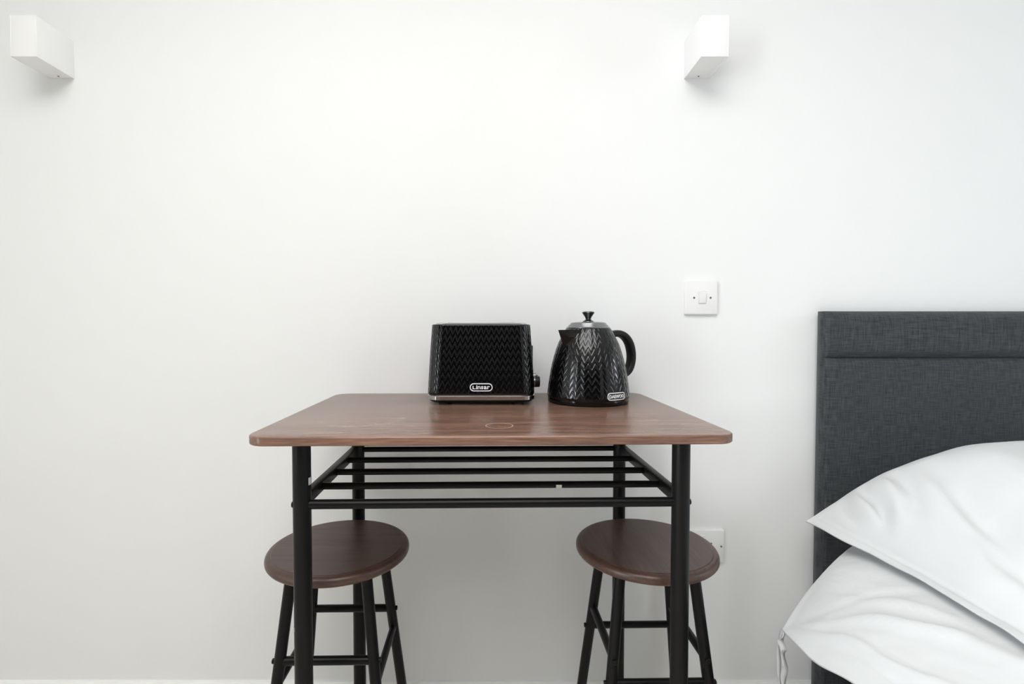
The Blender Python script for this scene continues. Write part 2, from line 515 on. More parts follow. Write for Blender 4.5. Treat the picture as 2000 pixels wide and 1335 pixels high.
# duvet -------------------------------------------------------------
P1 = Vector((0.592, 1.0, 0.42))
def duvet():
    nu, nv = 120, 170
    foot = -0.62
    def hemx(y): return sinterp(y, [-0.7, 0.3, 0.72, 0.80, 0.87, 0.94, 1.0], [0.60, 0.60, 0.612, 0.600, 0.584, 0.583, 0.590])
    def hemz(y): return sinterp(y, [-0.7, 0.3, 0.72, 0.80, 0.87, 0.94, 1.0], [0.46, 0.455, 0.452, 0.446, 0.436, 0.427, 0.421])
    def heady(x): return sinterp(x, [0.59, 0.645, 0.704, 0.79, 0.862, 1.0, 1.15, 2.3], [1.0, 1.042, 1.082, 1.128, 1.158, 1.18, 1.19, 1.19])
    def headz(x): return sinterp(x, [0.59, 0.645, 0.704, 0.79, 0.862, 1.0, 1.15, 2.3], [0.421, 0.444, 0.468, 0.505, 0.528, 0.543, 0.546, 0.546])
    creases = [  # start (x,y), direction, length, width, height
        ((0.600, 0.985), (0.30, -1.0), 0.34, 0.010, 0.010),
        ((0.615, 0.975), (0.85, -1.0), 0.26, 0.012, 0.008),
        ((0.640, 0.985), (1.0, -0.42), 0.20, 0.011, -0.006),
        ((0.625, 0.93), (0.12, -1.0), 0.40, 0.012, -0.007),
        ((0.69, 1.00), (0.6, -1.0), 0.22, 0.014, 0.006),
        ((0.70, 0.90), (0.5, -1.0), 0.30, 0.02, 0.006)]
    top = []; bot = []
    for j in range(nv + 1):
        tv = j / nv
        q = tv ** 1.25
        rt, rb = [], []
        for i in range(nu + 1):
            tu = (i / nu) ** 1.5
            X1 = 2.24
            # hem / head edges blended
            y = 0.0
            xg = 0.59 + (X1 - 0.59) * tu
            yh = heady(xg)
            y = yh + (foot - yh) * q
            hx = hemx(y); x = hx + (X1 - hx) * tu
            s = x - hx                        # distance from the hem
            d = yh - y                        # distance from the head edge
            zh = hemz(y)
            ztop = zh + (0.556 - zh) * (1 - math.exp(-(s / 0.145) ** 1.15)) ** 1.0
            zed = headz(xg)
            k = 1 - math.exp(-(d / 0.06))
            z = zed + (max(ztop, zed) - zed) * k
            e = min(s, X1 - x, d, y - foot)
            puff = 0.030 * (1 - math.exp(-max(0, e - 0.012) / 0.05)) if e > 0.012 else 0.0
            w = 0.0
            for (cx, cy), (dx, dy), ln, wd, ht in creases:
                L_ = math.hypot(dx, dy); dx, dy = dx / L_, dy / L_
                al = (x - cx) * dx + (y - cy) * dy; ac = -(x - cx) * dy + (y - cy) * dx
                ac += 0.004 * math.sin(al * 40)
                if -0.02 < al < ln:
                    fade = math.sin(PI * min(1, max(0, (al + 0.02) / (ln + 0.02)))) ** 0.7
                    w += ht * fade * math.exp(-(ac / (0.7 * wd)) ** 2)
            w += 0.0045 * noise.noise(Vector((x * 9, y * 5, 0.3))) + 0.0022 * noise.noise(Vector((x * 22, y * 14, 1.7)))
            w += 0.0016 * noise.noise(Vector((x * 50 + y * 20, y * 30, 4.2)))
            w *= min(1.0, e / 0.02 + 0.25)
            # hem ripple
            z += 0.002 * math.sin(y * 55) * math.exp(-s / 0.03)
            under = 0.0
            if x > 0.80 and y > 0.66: w *= 0.3
            zt = z + puff * 0.25 + w
            if x > 0.80 and y > 0.66: zt = min(zt, 0.5535)
            rt.append((x, y, zt))
            zb = z - 0.004 - puff * 0.9
            if x > 0.80: zb = max(zb, 0.5005)
            zb = min(zb, zt - 0.003)
            rb.append((x, y, zb))
        top.append(rt); bot.append(rb)
    v = []; f = []
    n = nu + 1
    for r in top: v += r
    off = len(v)
    for r in bot: v += r
    for j in range(nv):
        for i in range(nu):
            a = j * n + i
            f.append((a, a + 1, a + n + 1, a + n))
            b = off + a
            f.append((b, b + n, b + n + 1, b + 1))
    border = [i for i in range(n)] + [j * n + nu for j in range(1, nv + 1)] + [nv * n + i for i in range(nu - 1, -1, -1)] + [j * n for j in range(nv - 1, 0, -1)]
    m = len(border)
    for k in range(m):
        a, b = border[k], border[(k + 1) % m]
        f.append((a, off + a, off + b, b))
    v = [Vector(p) - P1 for p in v]
    o = mesh_obj('duvet', v, f, 'white_cotton', None, smooth=True)
    o.location = P1
    return o
dv = duvet()
tag(dv, 'white cotton duvet with a tie at its corner hanging over the bed side', 'duvet')

def ribbon(path, w, mat, parent, twist):
    v = []; f = []
    P = smoothpath(path, 6)
    for i, p in enumerate(P):
        a = twist(i / (len(P) - 1))
        d = Vector((math.cos(a), math.sin(a), 0.15 * math.sin(3 * a)))
        nrm = Vector((-math.sin(a), math.cos(a), 0)) * 0.0005
        v += [p - d * w / 2 - nrm, p + d * w / 2 - nrm, p + d * w / 2 + nrm, p - d * w / 2 + nrm]
    for i in range(len(P) - 1):
        for k in range(4):
            f.append((4 * i + k, 4 * i + (k + 1) % 4, 4 * i + 4 + (k + 1) % 4, 4 * i + 4 + k))
    f.append((3, 2, 1, 0)); n = 4 * (len(P) - 1); f.append((n, n + 1, n + 2, n + 3))
    return mesh_obj('tie', v, f, mat, parent, smooth=True)
t0 = Vector((0, 0, 0))
ribbon([(0.004, -0.002, -0.002), (-0.001, -0.004, -0.014), (-0.004, 0.002, -0.026), (-0.003, -0.006, -0.040), (0.0, 0.000, -0.055),
        (0.000, -0.006, -0.070), (0.003, -0.002, -0.085), (0.002, 0.0, -0.105), (0.002, -0.003, -0.13), (0.004, 0, -0.155)], 0.0125, 'white_cotton', dv,
       lambda t: 0.15 + 0.5 * math.sin(t * 16))
ribbon([(0.001, 0.003, -0.002), (-0.003, 0.006, -0.02), (-0.004, 0.008, -0.04), (-0.005, 0.006, -0.07), (-0.002, 0.008, -0.10), (0.001, 0.006, -0.13), (-0.001, 0.006, -0.15)],
       0.008, 'white_cotton', dv, lambda t: 0.7 + 0.9 * math.sin(t * 7 + 1))

# pillow -------------------------------------------------------------
def pillow():
    nu, nv = 110, 90
    A = Vector((0.772, 1.217)); B = Vector((0.797, 0.715)); LEN = 0.74
    v = []; f = []
    org = Vector((1.15, 0.97, 0.556))
    creases = [((0.835, 1.190), (-0.20, -1.0), 0.10, 0.007, -0.0050), ((0.855, 1.185), (-0.22, -1.0), 0.12, 0.008, 0.0060),
               ((0.880, 1.180), (-0.30, -1.0), 0.15, 0.008, -0.0065), ((0.910, 1.175), (-0.38, -1.0), 0.17, 0.009, 0.0055),
               ((0.935, 1.150), (-0.40, -1.0), 0.17, 0.010, -0.0060), ((0.985, 1.120), (-0.30, -1.0), 0.42, 0.030, -0.0090),
               ((0.930, 1.090), (-0.18, -1.0), 0.32, 0.016, 0.0040), ((1.060, 1.100), (-0.15, -1.0), 0.40, 0.040, 0.0060),
               ((0.900, 0.990), (-0.10, -1.0), 0.22, 0.012, -0.0035)]
    def warp(t):  # denser samples near the edges
        return 0.5 - 0.5 * math.cos(PI * t)
    T_, B_ = [], []
    for j in range(nv + 1):
        tv = warp(j / nv)
        rt, rb = [], []
        for i in range(nu + 1):
            tu = warp(i / nu)
            x = A.x + (B.x - A.x) * tv + LEN * tu
            y = A.y + (B.y - A.y) * tv
            # edges pulled in a little between the corners
            x += 0.016 * math.sin(PI * tv) * (1 - 2 * tu)
            y -= 0.018 * math.sin(PI * tu) * (1 - 2 * tv)
            du = min(tu, 1 - tu) * LEN; dvv = min(tv, 1 - tv) * 0.50
            fl = 0.022
            eu = max(0.0, du - fl) / (LEN / 2 - fl); fb = fl * (0.12 if tv < 0.5 else 0.6)
            ev = max(0.0, dvv - fb) / (0.25 - fb)
            pu = (1 - (1 - eu) ** 2.6) ** 0.72 if eu > 0 else 0.0
            pv = (1 - (1 - ev) ** 2.3) ** 0.62 if ev > 0 else 0.0
            t = pu * pv
            # the middle of the pillow sits high, its left corners droop over the bed side
            lift = 0.034 * (1 - math.exp(-(max(0, tu * LEN) / 0.16) ** 1.5))
            lift += 0.090 * (1 - math.exp(-(tu * LEN / 0.11) ** 1.2)) * max(0.0, 1 - tv / 0.60) ** 1.1
            zm = 0.556 + lift
            w = 0.0
            for (cx, cy), (dx, dy), ln, wd, ht in creases:
                L_ = math.hypot(dx, dy); dx, dy = dx / L_, dy / L_
                al = (x - cx) * dx + (y - cy) * dy; ac = -(x - cx) * dy + (y - cy) * dx
                ac += 0.003 * math.sin(al * 50)
                if 0 < al < ln:
                    w += 2.8 * ht * math.sin(PI * al / ln) ** 0.8 * math.exp(-(ac / wd) ** 2)
            w += 0.008 * noise.noise(Vector((x * 7, y * 6, 8.3))) + 0.002 * noise.noise(Vector((x * 20, y * 17, 2.2)))
            w *= min(1.0, t * 3.2 + 0.10)
            seam = -0.0025 * math.exp(-((du - fl) / 0.004) ** 2) if tv > 0.03 and tv < 0.97 else 0.0
            zt = zm + (0.135 + 0.032 * (1 - math.exp(-(tu * LEN / 0.26) ** 2))) * t + w + 0.0015 + seam
            zb = max(0.5555, zm - 0.05 * t - 0.0015)
            zb = min(zb, zt - 0.003)
            edge = math.exp(-du / 0.03)
            x += 0.006 * noise.noise(Vector((y * 14, 0.7, tu))) * edge
            wav = 0.005 * noise.noise(Vector((y * 16, 3.3, tu * 2))) * edge
            rt.append((x, y, zt + wav)); rb.append((x, y, zb + wav))
        T_.append(rt); B_.append(rb)
    n = nu + 1
    for r in T_: v += r
    off = len(v)
    for r in B_: v += r
    for j in range(nv):
        for i in range(nu):
            a = j * n + i
            f.append((a, a + 1, a + n + 1, a + n)); b = off + a; f.append((b, b + n, b + n + 1, b + 1))
    border = [i for i in range(n)] + [j * n + nu for j in range(1, nv + 1)] + [nv * n + i for i in range(nu - 1, -1, -1)] + [j * n for j in range(nv - 1, 0, -1)]
    m = len(border)
    for k in range(m):
        a, b = border[k], border[(k + 1) % m]; f.append((a, off + a, off + b, b))
    v = [Vector(p) - org for p in v]
    o = mesh_obj('pillow', v, f, 'white_cotton', None, smooth=True); o.location = org
    return o
tag(pillow(), 'plump white pillow with a flat hemmed edge lying on the duvet', 'pillow')

# ------------------------------------------------------------------ table
TROT = math.radians(1.2)
tb = thing('bar_table', 'walnut topped bar table with black tube legs and slatted shelf', 'table', (TABLE_X, TABLE_Y, 0), TROT)
W_, D_ = 0.787, 0.525
lp = []
th, rr = 0.015, 0.0028
for k in range(5):
    a = PI / 2 * k / 4
    ins = rr * (1 - math.sin(a)); lp.append((rrect(W_ - 2 * ins, D_ - 2 * ins, 0.034 - ins), rr * (1 - math.cos(a))))
for k in range(5):
    a = PI / 2 * k / 4
    ins = rr * (1 - math.cos(a)); lp.append((rrect(W_ - 2 * ins, D_ - 2 * ins, 0.034 - ins), th - rr + rr * math.sin(a)))
top = slab('tabletop', lp, 'walnut_top', tb, 60)
top.location = (0, 0, TABLE_H - th)
LX, LYF, LYB, LR = 0.3165, -0.217, 0.158, 0.0147
for sx in (-1, 1):
    for ly in (LYF, LYB):
        lg = rod('leg', (sx * LX, ly, 0.008), (sx * LX, ly, TABLE_H - th), LR, 'black_metal', tb, 32)
        rod('foot_cap', (sx * LX, ly, 0), (sx * LX, ly, 0.012), LR + 0.001, 'rubber', lg, 32)
SH = 0.738
for sx in (-1, 1):
    rl = box('side_rail', (sx * 0.321 - 0.008, LYF + 0.004, SH - 0.010), (sx * 0.321 + 0.008, LYB - 0.004, SH + 0.010), 'black_metal', tb, 0.002)
    for ly in (LYF, LYB):
        b_ = rod('bolt', (sx * (LX + LR - 0.003), ly, SH), (sx * (LX + LR + 0.0022), ly, SH), 0.0052, 'black_metal', tb, 16, bevel=0.0015)
rod('shelf_bar', (-LX, LYF, SH), (LX, LYF, SH), 0.0080, 'black_metal', tb, 24)
for ly in (0.923, 1.0135, 1.105):
    y = ly - TABLE_Y
    rod('shelf_bar', (-0.313, y, SH), (0.313, y, SH), 0.0063, 'black_metal', tb, 24)
rod('shelf_bar', (-LX, LYB, SH), (LX, LYB, SH), 0.0063, 'black_metal', tb, 24)
# paper stickers left on the metal
def sticker(a0, a1, r, z0, z1, cx, cy, axis):
    v = []; f = []; n = 5
    for k in range(n + 1):
        a = a0 + (a1 - a0) * k / n
        for (rad, zz) in ((r, z0), (r, z1), (r + 0.0006, z1), (r + 0.0006, z0)):
            if axis == 'z': v.append((cx + rad * math.sin(a), cy - rad * math.cos(a), zz))
            else: v.append((zz, cx - rad * math.cos(a), cy + rad * math.sin(a)))
    for k in range(n):
        for q in range(4): f.append((4 * k + q, 4 * k + (q + 1) % 4, 4 * k + 4 + (q + 1) % 4, 4 * k + 4 + q))
    f.append((3, 2, 1, 0)); f.append((4 * n, 4 * n + 1, 4 * n + 2, 4 * n + 3))
    o = mesh_obj('sticker', v, f, 'sticker_paper', tb); o['label'] = 'small white paper sticker'
    return o
sticker(1.1, 2.0, LR, 0.772, 0.784, -LX, LYF, 'z')
sticker(-1.3, -0.9, LR, 0.529, 0.535, -LX, LYF, 'z')
sticker(-1.2, 0.2, 0.0063, 0.1195, 0.130, 0.923 - TABLE_Y, SH, 'x')

# ------------------------------------------------------------------ stools
def make_stool(label, loc, rotz):
    t = thing('bar_stool', label, 'stool', loc, rotz, 'round stools tucked under the table')
    SZ, R, TH = 0.583, 0.1425, 0.021
    prof = [(0, SZ - TH), (R - 0.010, SZ - TH)]
    for k in range(1, 7):
        a = -PI / 2 + PI / 2 * k / 6
        prof.append((R - 0.008 + 0.008 * math.cos(a), SZ - TH + 0.008 + 0.008 * math.sin(a)))
    for k in range(1, 7):
        a = PI / 2 * k / 6
        prof.append((R - 0.010 + 0.010 * math.cos(a), SZ - 0.0112 + 0.010 * math.sin(a)))
    prof += [(R - 0.0108, SZ - 0.0012), (R - 0.0125, SZ), (0, SZ)]
    st = lathe('seat', prof, 'walnut_seat', t, 96, 28)
    hs = lambda z: 0.0885 + (0.40 - z) * 0.106
    for sx in (-1, 1):
        for sy in (-1, 1):
            a, b = hs(0.004), hs(SZ - TH)
            lg = rod('leg', (sx * a, sy * a, 0.004), (sx * b, sy * b, SZ - TH + 0.001), 0.0108, 'black_metal', t, 28)
            rod('foot_cap', (sx * hs(0) , sy * hs(0), 0), (sx * hs(0.016), sy * hs(0.016), 0.016), 0.0118, 'rubber', lg, 24)
    for sy in (-1, 1):
        h = hs(0.398)
        rg = rod('rung', (-h, sy * h, 0.398), (h, sy * h, 0.398), 0.0082, 'black_metal', t, 20)
        for sx in (-1, 1):
            rod('bolt', (sx * (h + 0.008), sy * h, 0.398), (sx * (h + 0.0145), sy * h, 0.398), 0.005, 'black_metal', rg, 14, bevel=0.0015)
    for sx in (-1, 1):
        h = hs(0.353)
        rg = rod('rung', (sx * h, -h, 0.353), (sx * h, h, 0.353), 0.0075, 'black_metal', t, 20)
        for sy in (-1, 1):
            rod('bolt', (sx * h, sy * (h + 0.008), 0.353), (sx * h, sy * (h + 0.0145), 0.353), 0.005, 'black_metal', rg, 14, bevel=0.0015)
    return t
make_stool('round walnut stool with black legs under the left end of the table', (-0.3170, 1.022, 0), math.radians(1.0))
make_stool('round walnut stool with black legs beside the wall socket near the bed', (0.3185, 1.030, 0), math.radians(91.0))

# ------------------------------------------------------------------ embossed zigzag shell
def tri(t):
    t = t % 1.0
    return 1 - abs(2 * t - 1)

def emboss(u, z, pv, zig, amp, ridge):
    """raised V tiles in columns: flat tops, narrow grooves between, each V folded along its middle"""
    ph = z / pv + zig * tri(u)
    fr = ph - math.floor(ph)
    d = min(fr, 1 - fr) / 0.17
    top = 1.0 if d >= 1 else d * d * (3 - 2 * d)
    return amp * top + ridge * tri(u) + 0.0002 * fr

# toaster -------------------------------------------------------------
def toaster():
    ox, oy, oz = -0.0262, 1.176, TABLE_H
    t = thing('toaster', 'glossy black two slot toaster with zigzag embossing and chrome base band', 'toaster', (ox, oy, oz), math.radians(0.6))
    ncol, sub, rows = 58, 14, 180
    z0, z1 = 0.0215, 0.1790
    n = ncol * sub
    def outline(w, d, r, m):
        # arc-length resampled rounded rectangle, starts mid-front
        sw, sd, ar = w - 2 * r, d - 2 * r, PI / 2 * r
        per = 2 * sw + 2 * sd + 4 * ar
        segs = [('l', -0.0, sw / 2), ('a', 0, ar), ('l', 1, sd), ('a', 1, ar), ('l', 2, sw), ('a', 2, ar), ('l', 3, sd), ('a', 3, ar), ('l', 4, sw / 2)]
        out = []
        for k in range(m):
            s = per * k / m
            for (ty, idx, ln) in segs:
                if s <= ln + 1e-9: break
                s -= ln
            if ty == 'l':
                i = int(idx)
                if i == 0 and idx == 0.0 and ln == sw / 2 and k <= m / 2: p = (s, -d / 2); q = (0, -1)
                elif i == 1: p = (w / 2, -d / 2 + r + s); q = (1, 0)
                elif i == 2: p = (w / 2 - r - s, d / 2); q = (0, 1)
                elif i == 3: p = (-w / 2, d / 2 - r - s); q = (-1, 0)
                else: p = (-w / 2 + r + s, -d / 2); q = (0, -1)
            else:
                a = -PI / 2 + idx * PI / 2 + s / r
                cx, cy = [(w / 2 - r, -d / 2 + r), (w / 2 - r, d / 2 - r), (-w / 2 + r, d / 2 - r), (-w / 2 + r, -d / 2 + r)][idx]
                p = (cx + r * math.cos(a), cy + r * math.sin(a)); q = (math.cos(a), math.sin(a))
            out.append((p, q))
        return out
    v = []; f = []
    PV, AMP = 0.0172, 0.0007
    for j in range(rows + 1):
        h = j / rows; z = z0 + (z1 - z0) * h
        w = 0.2390 - 0.0175 * h ** 1.25; d = 0.150 - 0.020 * h ** 1.25; r = 0.030
        ins = 0.0
        dt = z1 - z
        if dt < 0.003: ins = 0.003 * (1 - math.sqrt(max(0, 1 - (1 - dt / 0.003) ** 2)))
        o = outline(w - 2 * ins, d - 2 * ins, r - ins * 0.5, n)
        fade = min(1.0, (z - z0) / 0.004) * min(1.0, max(0.0, dt) / 0.0015)
        for k, (p, q) in enumerate(o):
            u = k / sub
            hh = emboss(u, z, PV, 0.80, AMP, 0.00042) * fade
            v.append((p[0] + q[0] * hh, p[1] + q[1] * hh, z))
    for j in range(rows):
        for k in range(n):
            k2 = (k + 1) % n
            f.append((j * n + k, j * n + k2, (j + 1) * n + k2, (j + 1) * n + k))
    f.append(tuple(range(n))[::-1]); f.append(tuple(rows * n + k for k in range(n)))
    mesh_obj('body', v, f, 'gloss_black', t, smooth=True)
    # chrome band, base, feet
    lpz = []
    for (ins, z) in ((0.0015, 0.0100), (0.0, 0.0110), (0.0, 0.0190), (0.0012, 0.0203), (0.003, 0.0208), (0.003, 0.0222)):
        lpz.append((rrect(0.2420 - 2 * ins, 0.154 - 2 * ins, 0.032), z))
    slab('base_band', lpz, 'chrome', t, 35)
    slab('base', [(rrect(0.226, 0.138, 0.03), 0.0045), (rrect(0.232, 0.144, 0.03), 0.0070), (rrect(0.232, 0.144, 0.03), 0.0105)], 'soft_black', t)
    for sx in (-1, 1):
        for sy in (-1, 1):
            rod('foot', (sx * 0.085, sy * 0.057, 0), (sx * 0.085, sy * 0.057, 0.006), 0.011, 'rubber', t, 20)
    # steel top plate with two slots
    tpl = slab('top_plate', [(rrect(0.206, 0.114, 0.022), 0.1785), (rrect(0.206, 0.114, 0.022), 0.1805), (rrect(0.200, 0.108, 0.020), 0.1822)], 'brushed_steel', t)
    for sy in (-1, 1):
        box('slot', (-0.072, sy * 0.024 - 0.014, 0.1805), (0.072, sy * 0.024 + 0.014, 0.1826), 'slot_dark', tpl, 0.0006)
        box('slot_rim', (-0.075, sy * 0.024 - 0.0165, 0.1805), (0.075, sy * 0.024 - 0.014, 0.1836), 'brushed_steel', tpl, 0.0005)
        box('slot_rim', (-0.075, sy * 0.024 + 0.014, 0.1805), (0.075, sy * 0.024 + 0.0165, 0.1836), 'brushed_steel', tpl, 0.0005)
    # control panel on the right end: dial and lever track
    pl = box('control_plate', (0.1125, -0.022, 0.026), (0.1195, 0.022, 0.130), 'black_plastic', t, 0.002)
    dl = rod('dial', (0.118, -0.030, 0.047), (0.1345, -0.030, 0.047), 0.0125, 'soft_black', t, 32, bevel=0.002)
    rod('dial_ring', (0.1205, -0.030, 0.047), (0.1235, -0.030, 0.047), 0.0130, 'dark_chrome', dl, 32, bevel=0.0008)
    box('lever', (0.118, -0.009, 0.053), (0.132, 0.021, 0.062), 'dark_chrome', t, 0.003)
    # badge: oval ring and lettering standing on the front
    bz = 0.0395
    lean = math.atan(0.0100 / 0.1575 * 0.9)
    yb = -0.0757
    bd = bpy.data.objects.new('badge', None)
    def stadium(w, h, m=14):
        p = []
        for k in range(m + 1):
            a = -PI / 2 + PI * k / m; p.append((w / 2 - h / 2 + h / 2 * math.cos(a), h / 2 * math.sin(a)))
        for k in range(m + 1):
            a = PI / 2 + PI * k / m; p.append((-w / 2 + h / 2 + h / 2 * math.cos(a), h / 2 * math.sin(a)))
        return p
    def place(x, y, dep): # badge plane to toaster coords
        return (x + 0.0003, yb - dep + (y) * math.tan(lean) * 0.6, bz + y)
    BW, BH, LT = 0.0505, 0.0178, 0.0021
    v = []; f = []
    sp = stadium(BW - 0.001, BH - 0.001); m = len(sp)
    for dep in (-0.0015, 0.0010):
        v += [place(x, y, dep) for x, y in sp]
    for k in range(m): f.append((k, (k + 1) % m, m + (k + 1) % m, m + k))
    f.append(tuple(range(m))); f.append(tuple(range(m, 2 * m)))
    bg = mesh_obj('badge', v, f, 'gloss_black', t)
    bg['label'] = 'oval black badge with silver rim and lettering'
    v = []; f = []
    so, si = stadium(BW, BH), stadium(BW - 2 * LT, BH - 2 * LT)
    for (pp, dep) in ((so, 0.0), (so, 0.0017), (si, 0.0017), (si, 0.0)): v += [place(x, y, dep) for x, y in pp]
    for q in range(4):
        for k in range(m): f.append((q * m + k, q * m + (k + 1) % m, ((q + 1) % 4) * m + (k + 1) % m, ((q + 1) % 4) * m + k))
    mesh_obj('badge_rim', v, f, 'badge_silver', bg)
    x = 0.0; V = []; F = []
    for body, sy in (('L', 0.80), ('i', 1.0), ('n', 1.08), ('s', 1.08), ('a', 1.08), ('r', 1.08)):
        vv, ff, wd = text_mesh(body, 0.0125, 0.0004, 0.00030, 1.2, sy)
        o_ = len(V); V += [(p[0] + x, p[1], p[2]) for p in vv]; F += [tuple(i + o_ for i in q) for q in ff]
        x += wd + 0.0010
    x -= 0.0010
    V = [place(p[0] - x / 2, p[1] - 0.0038, 0.0012 + p[2]) for p in V]
    mesh_obj('lettering', V, F, 'badge_silver', bg)
    return t
toaster()

# kettle -------------------------------------------------------------
def kettle():
    ox, oy, oz = 0.2218, 1.158, TABLE_H
    t = thing('kettle', 'glossy black dome kettle with zigzag embossing, grey lid and black handle', 'kettle', (ox, oy, oz))
    def ang(phi):   # 0 = toward the camera side of the room, 90 = right
        a = math.radians(phi); return Vector((math.sin(a), -math.cos(a), 0))
    zs = [0.006, 0.018, 0.042, 0.0757, 0.102, 0.132, 0.157, 0.171]
    rs = [0.0925, 0.0925, 0.0900, 0.0845, 0.0785, 0.0690, 0.0570, 0.0490]
    rad = lambda z: sinterp(z, zs, rs)
    ncol, sub, rows = 34, 16, 180
    n = ncol * sub; z0, z1 = 0.0065, 0.1715
    PV, AMP = 0.0158, 0.0008
    v = []; f = []
    for j in range(rows + 1):
        z = z0 + (z1 - z0) * j / rows; R = rad(z)
        fade = min(1.0, max(0, z - 0.012) / 0.004) * min(1.0, (z1 - z) / 0.003) * (0.55 + 0.45 * R / 0.09)
        for k in range(n):
            a = 2 * PI * k / n; u = k / sub
            rr_ = R + emboss(u, z, PV, 0.85, AMP, 0.00045) * fade
            v.append((rr_ * math.sin(a), -rr_ * math.cos(a), z))
    for j in range(rows):
        for k in range(n):
            k2 = (k + 1) % n; f.append((j * n + k, j * n + k2, (j + 1) * n + k2, (j + 1) * n + k))
    f.append(tuple(range(n))[::-1]); f.append(tuple(rows * n + k for k in range(n)))
    mesh_obj('body', v, f, 'gloss_black', t, smooth=True)
    lathe('power_base', [(0, 0), (0.085, 0), (0.0905, 0.0012), (0.092, 0.003), (0.092, 0.0055), (0.089, 0.0066), (0, 0.0066)], 'soft_black', t, 96)
    # lid with stepped rings and knob
    lid = lathe('lid', [(0, 0.168), (0.0495, 0.168), (0.0500, 0.1715), (0.0480, 0.1735), (0.0462, 0.1738), (0.0455, 0.1762), (0.0438, 0.1778), (0.0420, 0.1780),
                        (0.0412, 0.1805), (0.0390, 0.1825), (0.0345, 0.1836), (0.02, 0.1846), (0, 0.1848)], 'dark_chrome', t, 96, 30)
    lathe('knob', [(0, 0.183), (0.0135, 0.184), (0.0125, 0.1862), (0.0075, 0.1890), (0.0060, 0.1915), (0.0075, 0.1955), (0.0120, 0.2020), (0.0143, 0.2055),
                   (0.0138, 0.2072), (0.0105, 0.2086), (0, 0.2092)], 'smoked_chrome', lid, 48, 30)
    # V shaped spout
    sd = ang(-60); sr = Vector((-sd.y, sd.x, 0))
    def P(r, side, h): return sd * r + sr * side + Vector((0, 0, h))
    tip = (0.087, 0.0, 0.1655)
    rim = [(0.046, 0.030, 0.1660), (0.066, 0.018, 0.1662), (0.087, 0.0, 0.1660), (0.066, -0.018, 0.1662), (0.046, -0.030, 0.1660)]
    mid = [(0.052, 0.024, 0.150), (0.067, 0.0145, 0.150), (0.0815, 0.0, 0.152), (0.067, -0.0145, 0.150), (0.052, -0.024, 0.150)]
    low = [(0.062, 0.012, 0.134), (0.068, 0.0075, 0.133), (0.0735, 0.0, 0.133), (0.068, -0.0075, 0.133), (0.062, -0.012, 0.134)]
    end = [(0.066, 0.002, 0.118), (0.067, 0.001, 0.118), (0.070, 0.0, 0.118), (0.067, -0.001, 0.118), (0.066, -0.002, 0.118)]
    inner = [(0.046, 0.0272, 0.1660), (0.0652, 0.0155, 0.1662), (0.0835, 0.0, 0.1660), (0.0652, -0.0155, 0.1662), (0.046, -0.0272, 0.1660)]
    innl = [(0.050, 0.018, 0.152), (0.060, 0.010, 0.152), (0.072, 0.0, 0.153), (0.060, -0.010, 0.152), (0.050, -0.018, 0.152)]
    v = []; f = []
    for L_ in (end, low, mid, rim, inner, innl): v += [P(*q) for q in L_]
    for j in range(5):
        for k in range(4): f.append((5 * j + k, 5 * j + k + 1, 5 * j + 6 + k, 5 * j + 5 + k))
    f.append((25, 26, 27, 28, 29))
    mesh_obj('spout', v, f, 'gloss_black', t)
    # handle
    hd = ang(118); side = Vector((-hd.y, hd.x, 0))
    pth = [(0.050, 0.146), (0.070, 0.155), (0.092, 0.157), (0.112, 0.149), (0.126, 0.132), (0.1325, 0.110), (0.132, 0.088), (0.124, 0.069), (0.108, 0.058), (0.086, 0.056), (0.078, 0.056)]
    pts = smoothpath([hd * r + Vector((0, 0, h)) for r, h in pth], 6)
    m = len(pts)
    sweep('handle', pts, [0.024] * m, [0.0185 - 0.004 * abs(2 * i / (m - 1) - 0.9) for i in range(m)], 'soft_black', t, side, 24, 2.8)
    # badge wrapped round the foot of the body
    bc, bz, BW, BH, LT = 31.0, 0.0225, 0.050, 0.0162, 0.0017
    RB = 0.0928
    def place(x, y, dep):
        d = ang(bc + math.degrees(x / RB)); return d * (rad(bz + y) + 0.0006 + dep) + Vector((0, 0, bz + y))
    def rr2(w, h, r):
        base = rrect(w, h, r, 6); out = []
        for a, b in zip(base, base[1:] + base[:1]):
            k = max(1, int(math.hypot(b[0] - a[0], b[1] - a[1]) / 0.003))
            for q in range(k): out.append((a[0] + (b[0] - a[0]) * q / k, a[1] + (b[1] - a[1]) * q / k))
        return out
    def strip_solid(name, so, si, d0, d1, mat, parent):
        v = []; f = []; m = len(so)
        for (pp, dep) in ((so, d0), (so, d1), (si, d1), (si, d0)): v += [place(x, y, dep) for x, y in pp]
        for q in range(4):
            for k in range(m): f.append((q * m + k, q * m + (k + 1) % m, ((q + 1) % 4) * m + (k + 1) % m, ((q + 1) % 4) * m + k))
        return mesh_obj(name, v, f, mat, parent)
    o_ = rr2(BW, BH, 0.0062)
    i_ = [(x * (BW - 2 * LT) / BW, y * (BH - 2 * LT) / BH) for x, y in o_]
    # backing: curved plate as a column grid
    v = []; f = []; N = 24
    for k in range(N + 1):
        x = -BW / 2 + 0.001 + (BW - 0.002) * k / N
        hh = BH / 2 - 0.0005
        e = BW / 2 - abs(x)
        if e < 0.006: hh = hh - 0.006 + math.sqrt(max(0, 0.006 ** 2 - (0.006 - e) ** 2))
        for (y, dep) in ((-hh, -0.0003), (hh, -0.0003), (hh, 0.0012), (-hh, 0.0012)): v.append(place(x, y, dep))
    for k in range(N):
        for q in range(4): f.append((4 * k + q, 4 * k + (q + 1) % 4, 4 * k + 4 + (q + 1) % 4, 4 * k + 4 + q))
    f.append((3, 2, 1, 0)); f.append((4 * N, 4 * N + 1, 4 * N + 2, 4 * N + 3))
